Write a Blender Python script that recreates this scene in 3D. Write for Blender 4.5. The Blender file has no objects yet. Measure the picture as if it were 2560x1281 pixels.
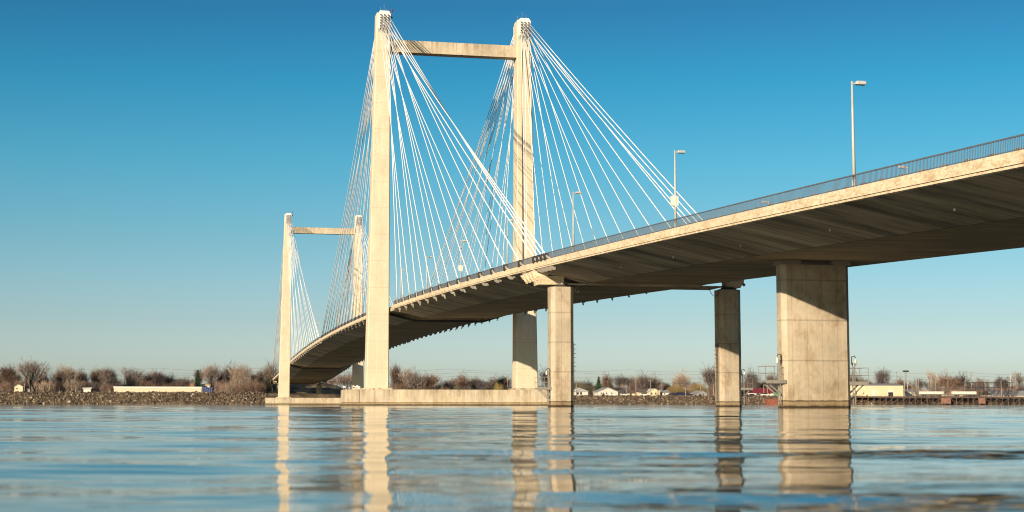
import bpy, math, random
import numpy as np
from mathutils import Vector, Matrix
random.seed(7); rng = np.random.default_rng(7)
C = bpy.context.scene.collection
SC = bpy.context.scene
PI = math.pi

# ------------------------------------------------------------------ camera
F_PX, PITCH, ROLL, HEAD = 3773.45, math.radians(5.588), math.radians(0.04), math.radians(11.76)
CAM = Vector((276.084, -46.086, 0.32))
FWD = Vector((-math.cos(HEAD)*math.cos(PITCH), math.sin(HEAD)*math.cos(PITCH), math.sin(PITCH)))
R0 = FWD.cross(Vector((0, 0, 1))).normalized(); U0 = R0.cross(FWD)
RT = math.cos(ROLL)*R0 + math.sin(ROLL)*U0; UP = -math.sin(ROLL)*R0 + math.cos(ROLL)*U0
cd = bpy.data.cameras.new('camera'); cam = bpy.data.objects.new('camera', cd); C.objects.link(cam)
cam.matrix_world = Matrix(((RT.x, UP.x, -FWD.x, CAM.x), (RT.y, UP.y, -FWD.y, CAM.y), (RT.z, UP.z, -FWD.z, CAM.z), (0, 0, 0, 1)))
cd.sensor_width = 36; cd.lens = F_PX/2560*36; cd.clip_start = 0.05; cd.clip_end = 12000
cd.dof.use_dof = True; cd.dof.focus_distance = 240; cd.dof.aperture_fstop = 3.2
SC.camera = cam

# ------------------------------------------------------------------ sky, sun, exposure
SUN_EL, SUN_AZ = math.radians(13.3), math.radians(131.8)     # azimuth clockwise from +Y
w = bpy.data.worlds.new('World'); SC.world = w; w.use_nodes = True
nt = w.node_tree; N = nt.nodes; L = nt.links; N.clear()
out = N.new('ShaderNodeOutputWorld'); bg = N.new('ShaderNodeBackground'); bg.inputs['Strength'].default_value = 0.10
sky = N.new('ShaderNodeTexSky'); sky.sky_type = 'NISHITA'; sky.sun_disc = False
sky.sun_elevation = SUN_EL; sky.sun_rotation = SUN_AZ
sky.air_density = 1.0; sky.dust_density = 0.8; sky.ozone_density = 1.5
tc = N.new('ShaderNodeTexCoord'); sep = N.new('ShaderNodeSeparateXYZ'); ramp = N.new('ShaderNodeValToRGB')
L.new(tc.outputs['Generated'], sep.inputs[0]); L.new(sep.outputs['Z'], ramp.inputs[0])
SKYR = [(0.0, (0.6, 0.71, 0.99)), (0.0284, (0.564, 0.677, 0.965)), (0.0544, (0.465, 0.578, 0.769)), (0.1063, (0.314, 0.533, 0.65)), (0.1579, (0.182, 0.523, 0.639)), (0.2088, (0.091, 0.458, 0.599)), (0.2585, (0.079, 0.339, 0.499)), (0.42, (0.42, 0.44, 0.44)), (0.75, (1.05, 0.98, 0.88)), (1.0, (1.2, 1.1, 1.0))]
e = ramp.color_ramp.elements
e[0].position = SKYR[0][0]; e[0].color = (*SKYR[0][1], 1); e[1].position = SKYR[-1][0]; e[1].color = (*SKYR[-1][1], 1)
for ps, col in SKYR[1:-1]:
    q = e.new(ps); q.color = (*col, 1)
mx = N.new('ShaderNodeMix'); mx.data_type = 'RGBA'; mx.blend_type = 'MULTIPLY'; mx.inputs[0].default_value = 1
L.new(sky.outputs[0], mx.inputs[6]); L.new(ramp.outputs[0], mx.inputs[7])
L.new(mx.outputs[2], bg.inputs[0]); L.new(bg.outputs[0], out.inputs[0])
sd = bpy.data.lights.new('sun', 'SUN'); sun = bpy.data.objects.new('sun', sd); C.objects.link(sun)
sd.energy = 4.5; sd.angle = math.radians(0.5); sd.color = (1.0, 0.82, 0.62)
sdir = Vector((math.sin(SUN_AZ)*math.cos(SUN_EL), math.cos(SUN_AZ)*math.cos(SUN_EL), math.sin(SUN_EL)))
sun.rotation_euler = sdir.to_track_quat('Z', 'Y').to_euler(); sun.location = (300, -200, 100)
vs = SC.view_settings; vs.view_transform = 'Standard'; vs.look = 'None'; vs.exposure = 0.85; vs.gamma = 1
SC.cycles.filter_width = 1.1; SC.cycles.max_bounces = 6; SC.cycles.diffuse_bounces = 3; SC.cycles.glossy_bounces = 3
SC.cycles.sample_clamp_indirect = 0; SC.cycles.use_denoising = True

# ------------------------------------------------------------------ helpers
def ray(px, py):
    return FWD + RT*((px-1280)/F_PX) - UP*((py-640.5)/F_PX)
def at(px, py, X):                       # point of the plane x = X that the photograph shows at px, py
    d = ray(px, py); return CAM + d*((X-CAM.x)/d.x)
def yat(px, X): return at(px, 1000, X).y
def zat(px, py, X): return at(px, py, X).z

def setp(o, label=None, cat=None, group=None, kind=None):
    if label: o['label'] = label
    if cat: o['category'] = cat
    if group: o['group'] = group
    if kind: o['kind'] = kind
    return o
def empty(name, loc, label, cat, group=None, kind=None, rz=0):
    o = bpy.data.objects.new(name, None); C.objects.link(o); o.location = loc; o.rotation_euler = (0, 0, rz)
    o.empty_display_size = .5
    return setp(o, label, cat, group, kind)

class MB:
    def __init__(s): s.v = []; s.f = []
    def add(s, vs, fs):
        n = len(s.v); s.v += [tuple(q) for q in vs]; s.f += [tuple(i+n for i in f) for f in fs]
    def box(s, x0, x1, y0, y1, z0, z1):
        s.add([(x0,y0,z0),(x1,y0,z0),(x1,y1,z0),(x0,y1,z0),(x0,y0,z1),(x1,y0,z1),(x1,y1,z1),(x0,y1,z1)],
              [(0,3,2,1),(4,5,6,7),(0,1,5,4),(1,2,6,5),(2,3,7,6),(3,0,4,7)])
    def bevbox(s, x0, x1, y0, y1, z0, z1, b):      # vertical edges and top edges chamfered
        def ring(z, i): return [(x0+b+i,y0+i,z),(x1-b-i,y0+i,z),(x1-i,y0+b+i,z),(x1-i,y1-b-i,z),(x1-b-i,y1-i,z),(x0+b+i,y1-i,z),(x0+i,y1-b-i,z),(x0+i,y0+b+i,z)]
        s.loft([ring(z0, 0), ring(z1-b, 0), ring(z1, b)])
    def loft(s, rings, cap=True):
        n = len(rings[0]); vs = [q for r in rings for q in r]; fs = []
        for k in range(len(rings)-1):
            for i in range(n):
                j = (i+1) % n; fs.append((k*n+i, k*n+j, (k+1)*n+j, (k+1)*n+i))
        if cap:
            fs.append(tuple(range(n))[::-1]); fs.append(tuple(range((len(rings)-1)*n, len(rings)*n)))
        s.add(vs, fs)
    def tube(s, pts, rad, n=6, cap=True):
        pts = [Vector(q) for q in pts]
        if not isinstance(rad, (list, tuple)): rad = [rad]*len(pts)
        rings = []
        for k, q in enumerate(pts):
            d = (pts[min(k+1, len(pts)-1)] - pts[max(k-1, 0)]).normalized()
            a = Vector((0, 0, 1)) if abs(d.z) < .95 else Vector((1, 0, 0))
            u = d.cross(a).normalized(); v = d.cross(u)
            rings.append([q + (u*math.cos(2*PI*i/n+.3) + v*math.sin(2*PI*i/n+.3))*rad[k] for i in range(n)])
        s.loft(rings, cap)
    def bar(s, a, b, w, h=None):          # rectangular bar from a to b
        h = h or w; a = Vector(a); b = Vector(b); d = (b-a).normalized()
        up = Vector((0, 0, 1)) if abs(d.z) < .95 else Vector((0, 1, 0))
        u = d.cross(up).normalized()*w/2; v = u.cross(d).normalized()*h/2
        s.loft([[q+u+v, q-u+v, q-u-v, q+u-v] for q in (a, b)])
    def build(s, name, mat, parent=None, smooth=False, loc=None):
        me = bpy.data.meshes.new(name); me.from_pydata(s.v, [], s.f); me.update()
        me.materials.append(mat)
        import bmesh
        if len(s.f) < 60000:
            bm = bmesh.new(); bm.from_mesh(me); bmesh.ops.recalc_face_normals(bm, faces=bm.faces); bm.to_mesh(me); bm.free()
        if smooth: me.shade_smooth()
        o = bpy.data.objects.new(name, me); C.objects.link(o)
        if parent: o.parent = parent
        if loc: o.location = loc
        return o
def copy_tree(o, parent=None):
    c = o.copy(); C.objects.link(c)
    if parent: c.parent = parent
    for ch in [q for q in bpy.data.objects if q.parent == o]: copy_tree(ch, c)
    return c

# ------------------------------------------------------------------ materials
def nodes(name):
    m = bpy.data.materials.new(name); m.use_nodes = True; t = m.node_tree
    return m, t.nodes, t.links, t.nodes['Principled BSDF']
def noise(Nn, Ll, src, scale, detail=4, vec=(1, 1, 1), rough=.55):
    mp = Nn.new('ShaderNodeMapping'); mp.inputs['Scale'].default_value = vec; Ll.new(src, mp.inputs[0])
    n = Nn.new('ShaderNodeTexNoise'); n.inputs['Scale'].default_value = scale; n.inputs['Detail'].default_value = detail
    n.inputs['Roughness'].default_value = rough
    Ll.new(mp.outputs[0], n.inputs['Vector']); return n.outputs[0]
def rampn(Nn, Ll, src, stops):
    r = Nn.new('ShaderNodeValToRGB'); Ll.new(src, r.inputs[0]); el = r.color_ramp.elements
    def c4(c): return (c, c, c, 1) if isinstance(c, (int, float)) else (*c, 1)
    el[0].position, el[0].color = stops[0][0], c4(stops[0][1]); el[1].position, el[1].color = stops[-1][0], c4(stops[-1][1])
    for ps, c in stops[1:-1]:
        q = el.new(ps); q.color = c4(c)
    return r.outputs[0]
def mul(Nn, Ll, a, b, f=1.0, mode='MULTIPLY'):
    m = Nn.new('ShaderNodeMix'); m.data_type = 'RGBA'; m.blend_type = mode
    if isinstance(f, float): m.inputs[0].default_value = f
    else: Ll.new(f, m.inputs[0])
    for s, i in ((a, 6), (b, 7)):
        if isinstance(s, tuple): m.inputs[i].default_value = (*s, 1)
        else: Ll.new(s, m.inputs[i])
    return m.outputs[2]
def math_(Nn, Ll, op, a, b=None):
    m = Nn.new('ShaderNodeMath'); m.operation = op
    for s, i in ((a, 0), (b, 1)):
        if s is None: continue
        if isinstance(s, (int, float)): m.inputs[i].default_value = s
        else: Ll.new(s, m.inputs[i])
    return m.outputs[0]
def concrete(name, base, streak=.35, joint=None, wet=False, stain=.35, blot=.25, vgrain=True, JD=.80, drip=None, mott=False, vj=None):
    m, Nn, Ll, B = nodes(name)
    g = Nn.new('ShaderNodeNewGeometry').outputs['Position']
    col = mul(Nn, Ll, base, rampn(Nn, Ll, noise(Nn, Ll, g, .25, 6), [(.3, 1-blot), (.7, 1.0)]))
    col = mul(Nn, Ll, col, rampn(Nn, Ll, noise(Nn, Ll, g, 3.0, 5), [(.3, .88), (.65, 1.0)]))
    if vgrain:
        col = mul(Nn, Ll, col, rampn(Nn, Ll, noise(Nn, Ll, g, 1.0, 6, (1.3, 1.3, .09), .7), [(.33, 1-streak), (.62, 1.0)]))
    # irregular rusty and sooty stains
    col = mul(Nn, Ll, col, (.62, .52, .40), math_(Nn, Ll, 'MULTIPLY', rampn(Nn, Ll, noise(Nn, Ll, g, .55, 8, (1, 1, .6), .7), [(.50, 0.0), (.68, 1.0)]), stain))
    sx = Nn.new('ShaderNodeSeparateXYZ'); Ll.new(g, sx.inputs[0])
    if joint:
        for (per, off) in joint:
            fr = math_(Nn, Ll, 'FRACT', math_(Nn, Ll, 'DIVIDE', math_(Nn, Ll, 'ADD', sx.outputs['Z'], off), per))
            dd = math_(Nn, Ll, 'MULTIPLY', math_(Nn, Ll, 'ABSOLUTE', math_(Nn, Ll, 'SUBTRACT', fr, .5)), per)
            ln = rampn(Nn, Ll, dd, [(.0, JD), (.03, JD+.04), (.09, 1.0)])
            col = mul(Nn, Ll, col, ln)
    if vj:            # faint vertical form joints
        f3 = math_(Nn, Ll, 'FRACT', math_(Nn, Ll, 'DIVIDE', math_(Nn, Ll, 'ADD', sx.outputs['Y'], .3), vj))
        col = mul(Nn, Ll, col, rampn(Nn, Ll, math_(Nn, Ll, 'ABSOLUTE', math_(Nn, Ll, 'SUBTRACT', f3, .5)), [(.0, .72), (.012, .8), (.03, 1.0)]))
    if mott:          # mottled swirl shadows painted into the edge beam colour
        mp = Nn.new('ShaderNodeMapping'); mp.inputs['Rotation'].default_value = (0, .7, 0); mp.inputs['Scale'].default_value = (1.0, 1, 2.6); Ll.new(g, mp.inputs[0])
        nz = Nn.new('ShaderNodeTexNoise'); nz.inputs['Scale'].default_value = 1.3; nz.inputs['Detail'].default_value = 7; nz.inputs['Distortion'].default_value = 1.6; nz.inputs['Roughness'].default_value = .7
        Ll.new(mp.outputs[0], nz.inputs['Vector'])
        col = mul(Nn, Ll, col, rampn(Nn, Ll, nz.outputs[0], [(.38, (.70, .62, .53)), (.5, (.92, .89, .84)), (.56, 1.0)]))
    if drip:
        z1, dz = drip
        k = math_(Nn, Ll, 'MULTIPLY', rampn(Nn, Ll, noise(Nn, Ll, g, 1.0, 4, (1.1, 1.1, .05), .75), [(.47, 0.0), (.68, 1.0)]),
                  rampn(Nn, Ll, math_(Nn, Ll, 'DIVIDE', math_(Nn, Ll, 'SUBTRACT', sx.outputs['Z'], z1-dz), dz), [(.0, 0.0), (1.0, 1.0)]))
        col = mul(Nn, Ll, col, (.34, .28, .21), k)
    if wet:
        wob = math_(Nn, Ll, 'ADD', sx.outputs['Z'], math_(Nn, Ll, 'MULTIPLY', noise(Nn, Ll, g, 1.6, 5), .26))
        col = mul(Nn, Ll, col, rampn(Nn, Ll, wob, [(.0, (.07, .055, .035)), (.27, (.10, .08, .05)), (.34, (.55, .48, .36)), (.55, (.66, .60, .48)), (.66, (.42, .34, .24)), (.70, (.40, .32, .22)), (.74, (1, 1, 1))]))
    Ll.new(col, B.inputs['Base Color']); B.inputs['Roughness'].default_value = .85
    b = Nn.new('ShaderNodeBump'); b.inputs['Strength'].default_value = .25; b.inputs['Distance'].default_value = .05
    Ll.new(noise(Nn, Ll, g, 4, 6), b.inputs['Height']); Ll.new(b.outputs[0], B.inputs['Normal'])
    return m
def plain(name, col, rough=.6, metal=0.0, var=.2, scale=1.5):
    m, Nn, Ll, B = nodes(name)
    g = Nn.new('ShaderNodeNewGeometry').outputs['Position']
    c = mul(Nn, Ll, col, rampn(Nn, Ll, noise(Nn, Ll, g, scale, 5), [(.3, 1-var), (.7, 1.0)]))
    Ll.new(c, B.inputs['Base Color']); B.inputs['Roughness'].default_value = rough; B.inputs['Metallic'].default_value = metal
    return m
def twoc(name, a, b, scale=1.0, lo=.4, hi=.6, rough=.9, obj=True):
    m, Nn, Ll, B = nodes(name)
    g = Nn.new('ShaderNodeNewGeometry').outputs['Position']
    c = rampn(Nn, Ll, noise(Nn, Ll, g, scale, 5), [(lo, a), (hi, b)])
    if obj:
        oi = Nn.new('ShaderNodeObjectInfo'); c = mul(Nn, Ll, c, rampn(Nn, Ll, oi.outputs['Random'], [(0, .65), (1, 1.2)]))
    Ll.new(c, B.inputs['Base Color']); B.inputs['Roughness'].default_value = rough
    return m
WARM = (.56, .475, .335)
M_leg = concrete('tower_concrete', (.62, .53, .375), .12, [(4.9, .6)], stain=.2, blot=.12)
M_head = plain('white_painted_concrete', (.72, .69, .60), .6, var=.15)
M_beam = concrete('beam_concrete', (.56, .475, .335), .22, None, stain=.4, drip=(68.2, 2.6))
M_foot = concrete('footing_concrete', (.60, .51, .36), .25, None, True, .6, drip=(3.0, 2.4))
M_pier = concrete('pier_concrete', (.475, .40, .285), .16, [(3.05, 1.0)], True, 1.0, .32, JD=.68, vj=1.22)
M_fas = concrete('fascia_concrete', (.72, .61, .43), .2, None, stain=.5, blot=.1, vgrain=False, mott=True)
def soffit_mat():
    m, Nn, Ll, B = nodes('soffit_concrete')
    g = Nn.new('ShaderNodeNewGeometry').outputs['Position']
    sx = Nn.new('ShaderNodeSeparateXYZ'); Ll.new(g, sx.inputs[0])
    streak = rampn(Nn, Ll, noise(Nn, Ll, g, 1.0, 6, (.42, .05, .2), .75), [(.36, .34), (.5, .8), (.64, 1.15)])
    a = mul(Nn, Ll, (.68, .59, .43), streak)
    b = mul(Nn, Ll, (.66, .54, .35), rampn(Nn, Ll, noise(Nn, Ll, g, 1.0, 5, (2.6, .12, .2), .6), [(.33, .55), (.62, 1.0)]))
    fr = math_(Nn, Ll, 'FRACT', math_(Nn, Ll, 'DIVIDE', sx.outputs['X'], .82))
    b = mul(Nn, Ll, b, rampn(Nn, Ll, math_(Nn, Ll, 'ABSOLUTE', math_(Nn, Ll, 'SUBTRACT', fr, .5)), [(.0, .74), (.08, .8), (.16, 1.0)]))
    ay = math_(Nn, Ll, 'ABSOLUTE', sx.outputs['Y'])
    outer = math_(Nn, Ll, 'GREATER_THAN', ay, 6.3)
    col = mul(Nn, Ll, b, a, outer, 'MIX')
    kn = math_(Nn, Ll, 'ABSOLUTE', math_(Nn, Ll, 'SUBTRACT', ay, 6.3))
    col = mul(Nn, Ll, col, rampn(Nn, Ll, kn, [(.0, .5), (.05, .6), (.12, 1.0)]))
    col = mul(Nn, Ll, col, rampn(Nn, Ll, noise(Nn, Ll, g, .16, 5), [(.3, .7), (.7, 1.1)]))
    f2 = math_(Nn, Ll, 'FRACT', math_(Nn, Ll, 'DIVIDE', sx.outputs['X'], 7.87))
    col = mul(Nn, Ll, col, rampn(Nn, Ll, math_(Nn, Ll, 'ABSOLUTE', math_(Nn, Ll, 'SUBTRACT', f2, .5)), [(.0, .5), (.006, .6), (.014, 1.0)]))
    Ll.new(col, B.inputs['Base Color']); B.inputs['Roughness'].default_value = .9
    return m
M_sof = soffit_mat()
M_asph = plain('asphalt', (.06, .058, .055), .9)
M_kerb = concrete('kerb_concrete', (.36, .32, .26), .1, None, stain=.3)
M_cable = plain('white_cable_sheath', (.76, .74, .70), .5, var=.06, scale=.3)
M_rail = plain('grey_blue_rail_paint', (.11, .12, .135), .5, var=.2)
M_dull = plain('dull_galvanised_steel', (.25, .235, .20), .6, .1, var=.3)
M_steel = plain('galvanised_steel', (.46, .45, .41), .5, .1)
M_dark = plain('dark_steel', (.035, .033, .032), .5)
M_white = plain('white_paint', (.64, .60, .51), .6, var=.2)
M_cream = plain('cream_sheet_metal', (.66, .54, .34), .5, var=.12, scale=.3)
M_tan = plain('tan_wall', (.62, .50, .34), .8, var=.15)
M_rust = twoc('rusty_steel', (.16, .05, .03), (.28, .09, .05), 1.2, obj=False)
M_blue = plain('blue_tarpaulin', (.012, .03, .14), .6, var=.5, scale=.8)
M_redroof = plain('red_metal_roof', (.22, .02, .02), .5)
M_navy = plain('dark_navy_roof', (.03, .02, .05), .6)
M_grey = plain('grey_shingle_roof', (.27, .26, .25), .9, var=.25)
M_brownroof = plain('brown_shingle_roof', (.13, .10, .08), .9, var=.3)
M_green = plain('green_paint', (.02, .28, .12), .5)
M_glass = plain('dark_window_glass', (.02, .025, .03), .15, var=0)
M_wood = twoc('creosoted_timber', (.045, .025, .018), (.14, .085, .06), 2.0, obj=False)
M_pole = plain('weathered_pole_timber', (.30, .23, .17), .9, var=.3)
M_brick = plain('red_brick', (.26, .13, .09), .9, var=.3)
M_red = plain('red_lens', (.16, .02, .02), .3)
M_lens = plain('lamp_lens', (.12, .12, .11), .3)
M_gull = plain('white_feathers', (.8, .8, .78), .8, var=.05); M_gullw = plain('grey_feathers', (.10, .10, .11), .8, var=.1)
M_bark = twoc('bark', (.10, .075, .055), (.17, .13, .10), 1.5)
M_twg = [twoc('grey_twigs', (.13, .10, .085), (.25, .20, .165), .6), twoc('red_brown_twigs', (.12, .072, .05), (.24, .155, .105), .5),
         twoc('pale_twigs', (.24, .175, .125), (.38, .29, .21), .5), twoc('willow_twigs', (.20, .15, .045), (.32, .23, .08), .5),
         twoc('dark_twigs', (.055, .045, .045), (.12, .09, .085), .6)]
M_con = twoc('conifer_needles', (.018, .045, .02), (.045, .085, .03), 1.2)
M_ever = twoc('evergreen_leaves', (.035, .07, .02), (.10, .13, .045), 1.0)

# ------------------------------------------------------------------ bridge geometry
def zd(X):
    if X > 150: return zd(150.0) + (X-150)*(-.0384) - 7.5e-5*(X-150)**2 + .0012*(X-150)
    return 17.82509 - 0.0153695*X - 7.5594e-5*X*X + 2.6246e-9*X**3 if X >= -380 else zd(-380.0) + (X+380)*.03
HB = 12.17
def sweep(mb, xs, loop):                  # loop(x) -> list of (y, dz)
    mb.loft([[(x, y, zd(x)+dz) for y, dz in loop(x)] for x in xs])
def xr(a, b, st=4.0):
    n = max(1, int(round((b-a)/st))); return [a+(b-a)*i/n for i in range(n+1)]
TOWERS = (0.0, -299.0)

def tz(X): return -.25 if X == 0 else -1.15
def leg_mesh(X, s):
    mb = MB(); rings = []
    for t, z in ((0, 2.3), (.5, 36), (.93, 68.3+tz(X)), (1, 73.0+tz(X))):
        yi = 11.85+.2*t; yo = 16.0-1.35*t; hx = 1.95-.35*t; b = .14
        ys = sorted((s*yi, s*yo))
        rings.append([(X-hx+b, ys[0], z), (X+hx-b, ys[0], z), (X+hx, ys[0]+b, z), (X+hx, ys[1]-b, z),
                      (X+hx-b, ys[1], z), (X-hx+b, ys[1], z), (X-hx, ys[1]-b, z), (X-hx, ys[0]+b, z)])
    mb.loft(rings); return mb
def head_mesh(X, s, sx):                  # white painted saddle block that the stays enter
    mb = MB(); y0, y1 = sorted((s*12.15, s*14.5)); x = X+sx*1.55
    def ring(z, d, iy=0): return [(x, y0+iy, z), (x+sx*d, y0+iy, z), (x+sx*d, y1-iy, z), (x, y1-iy, z)]
    tt = tz(X); mb.loft([ring(69.3+tt, .12), ring(69.9+tt, .75), ring(72.6+tt, .95), ring(73.25+tt, .75, .35)])
    for j in range(3):
        for k in range(5):
            yy = y0+.5+j*.68; zz = 70.2+k*.5+tz(X)
            mb.tube([(x+sx*.8, yy, zz), (x+sx*1.12, yy, zz-.16)], .15, 8)
    return mb
stay_sockets = []
def stays(tower, X0):
    for s in (-1, 1):
        for sx in (1, -1):
            main = (X0 == 0 and sx < 0) or (X0 < 0 and sx > 0)
            for k in range(18):
                if k < 14: d = 16.17+7.87*k
                elif main: d = 16.17+7.87*k
                else: d = 16.17+7.87*13 + 4.7 + 1.75*(k-13) + .7
                if main and k > 16: d = 16.17+7.87*16 + 3.6
                if X0 == 0 and sx > 0 and s > 0: d = max(9.0+k*.5, .9+8.17*k) if k < 14 else 114.0+2.2*(k-14)
                xb = X0+sx*d
                row, colm = k//3, k % 3
                top = Vector((X0+sx*2.4, s*(12.15+.5+colm*.68), 69.95+row*.5+tz(X0)))
                bot = Vector((xb, s*12.30, zd(xb)+.35))
                mb = MB(); L_ = (bot-top).length
                pts = []
                for i in range(7):
                    t = i/6; q = top.lerp(bot, t); q.z -= 4*t*(1-t)*L_*.0035; pts.append(q)
                r = .060 if k < 13 else .072
                mb.tube(pts, r, 6); c = mb.build('stay_cable', M_cable, tower, True)
                d_ = (bot-pts[-2]).normalized()
                cl = MB(); dt = (pts[1]-pts[0]).normalized(); cl.tube([pts[0]-dt*.05, pts[0]+dt*.5], .15, 7); cl.build('opening_shade_ring', M_dark, c)  # dark ring stands for the shadow in the opening at the cable top
                sb = MB()
                a = bot - d_*.75; e_ = bot + d_*(1.75/max(abs(d_.z), .62))
                inn = Vector((0, -s*.42, 0)); sb.tube([a, bot+d_*.3, bot+d_*1.0+inn, e_+inn], .12, 8); sb.build('anchor_socket', M_kerb, c); sb = MB()
                # corbel under the edge
                q = bot + d_*1.35; xx = q.x
                w_ = .16+.18; zt = zd(xb)-.55
                ln = min(1.6, .4+abs(d_.x)*1.8)
                zt -= .14
                sb.loft([[(xb+sx*.1, s*12.2, zt), (xb+sx*.1, s*11.75, zt), (xb+sx*ln, s*11.75, zt), (xb+sx*ln, s*12.2, zt)],
                         [(xb+sx*.3, s*12.15, zt-.18), (xb+sx*.3, s*11.8, zt-.18), (xb+sx*ln*.9, s*11.8, zt-.42), (xb+sx*ln*.9, s*12.15, zt-.42)]])
                sb.build('corbel', M_kerb, c)
                fb = MB()
                for o_ in (-.28, .28):
                    fb.box(xb-sx*.45+o_-.04, xb-sx*.45+o_+.04, s*12.30-.2, s*12.30+.2, zd(xb)+.02, zd(xb)+.72)
                fb.box(xb-sx*.45-.28, xb-sx*.45+.28, s*12.30-.2, s*12.30-.14, zd(xb)+.02, zd(xb)+.6)
                fb.build('anchor_bracket', M_dark, c)

def tower(X0, label):
    t = empty('bridge_tower', (0, 0, 0), label, 'bridge tower', 'towers of the cable-stayed bridge')
    for s in (-1, 1):
        lg = leg_mesh(X0, s).build('leg', M_leg, t)
        h = MB()
        for sx in (1, -1): q = head_mesh(X0, s, sx); h.add(q.v, q.f)
        h.box(X0-1.4, X0+1.4, *sorted((s*12.4, s*14.2)), 72.9+tz(X0), 73.22+tz(X0))
        h.build('cable_head', M_head, lg)
        for dx, dy, hh in ((-.9, .3, 1.5), (.7, .9, 1.9), (.9, 1.6, 1.3)):
            rd = MB(); rd.tube([(X0+dx, s*(12.3+dy), 71.5), (X0+dx, s*(12.3+dy), 73+hh+tz(X0))], .035, 4); rd.build('lightning_rod', M_dark, lg)
    b = MB(); n = 2
    b.bevbox(X0-1.1, X0+1.1, -12.6, 12.6, 65.85+tz(X0), 68.15+tz(X0), .08); b.build('cross_beam', M_beam, t)
    if X0 == 0:
        dp = MB(); dp.tube([(X0+1.66, 12.95, 70), (X0+1.75, 12.95, 60), (X0+1.98, 13.1, 18.3)], .09, 6); dp.build('drain_pipe', M_dark, t)
    bc = MB(); bc.tube([(X0-.3, -11.85, 72.2), (X0-.3, -11.55, 73.6), (X0-.3, -11.55, 74.1)], .05, 5); bc.bevbox(X0-.42, X0-.18, -11.67, -11.43, 73.7, 74.35, .05)
    bc.bevbox(X0-.45, X0-.15, -12.0, -11.45, 72.6, 72.75, .03)
    bc.v = [(a, b, c+tz(X0)) for a, b, c in bc.v]; bc.build('warning_beacon', M_red, t)
    # footing
    z1 = 2.85 if X0 == 0 else 2.45
    yl = -19.95 if X0 == 0 else -20.6
    f = MB(); f.bevbox(X0-4.8, X0+4.9, yl, 20.6, -1.2, z1, .12); f.box(X0-5.0, X0+5.05, yl-.15, 20.75, -1.2, .33)
    for s in (-1, 1): f.bevbox(X0-2.5, X0+2.5, *sorted((s*11.2, s*16.7)), z1, z1+.32, .1)
    f.build('footing', M_foot, t)
    j = MB(); j.box(X0+4.9, X0+4.915, -17.55, -17.48, .35, z1-.1); j.build('expansion_joint', M_dark, t)
    stays(t, X0)
    return t
tower(0.0, 'near H-shaped concrete bridge tower with white cable heads and a long footing in the water')
tower(-299.0, 'far smaller-looking H-shaped concrete bridge tower beside the opposite bank')

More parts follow.
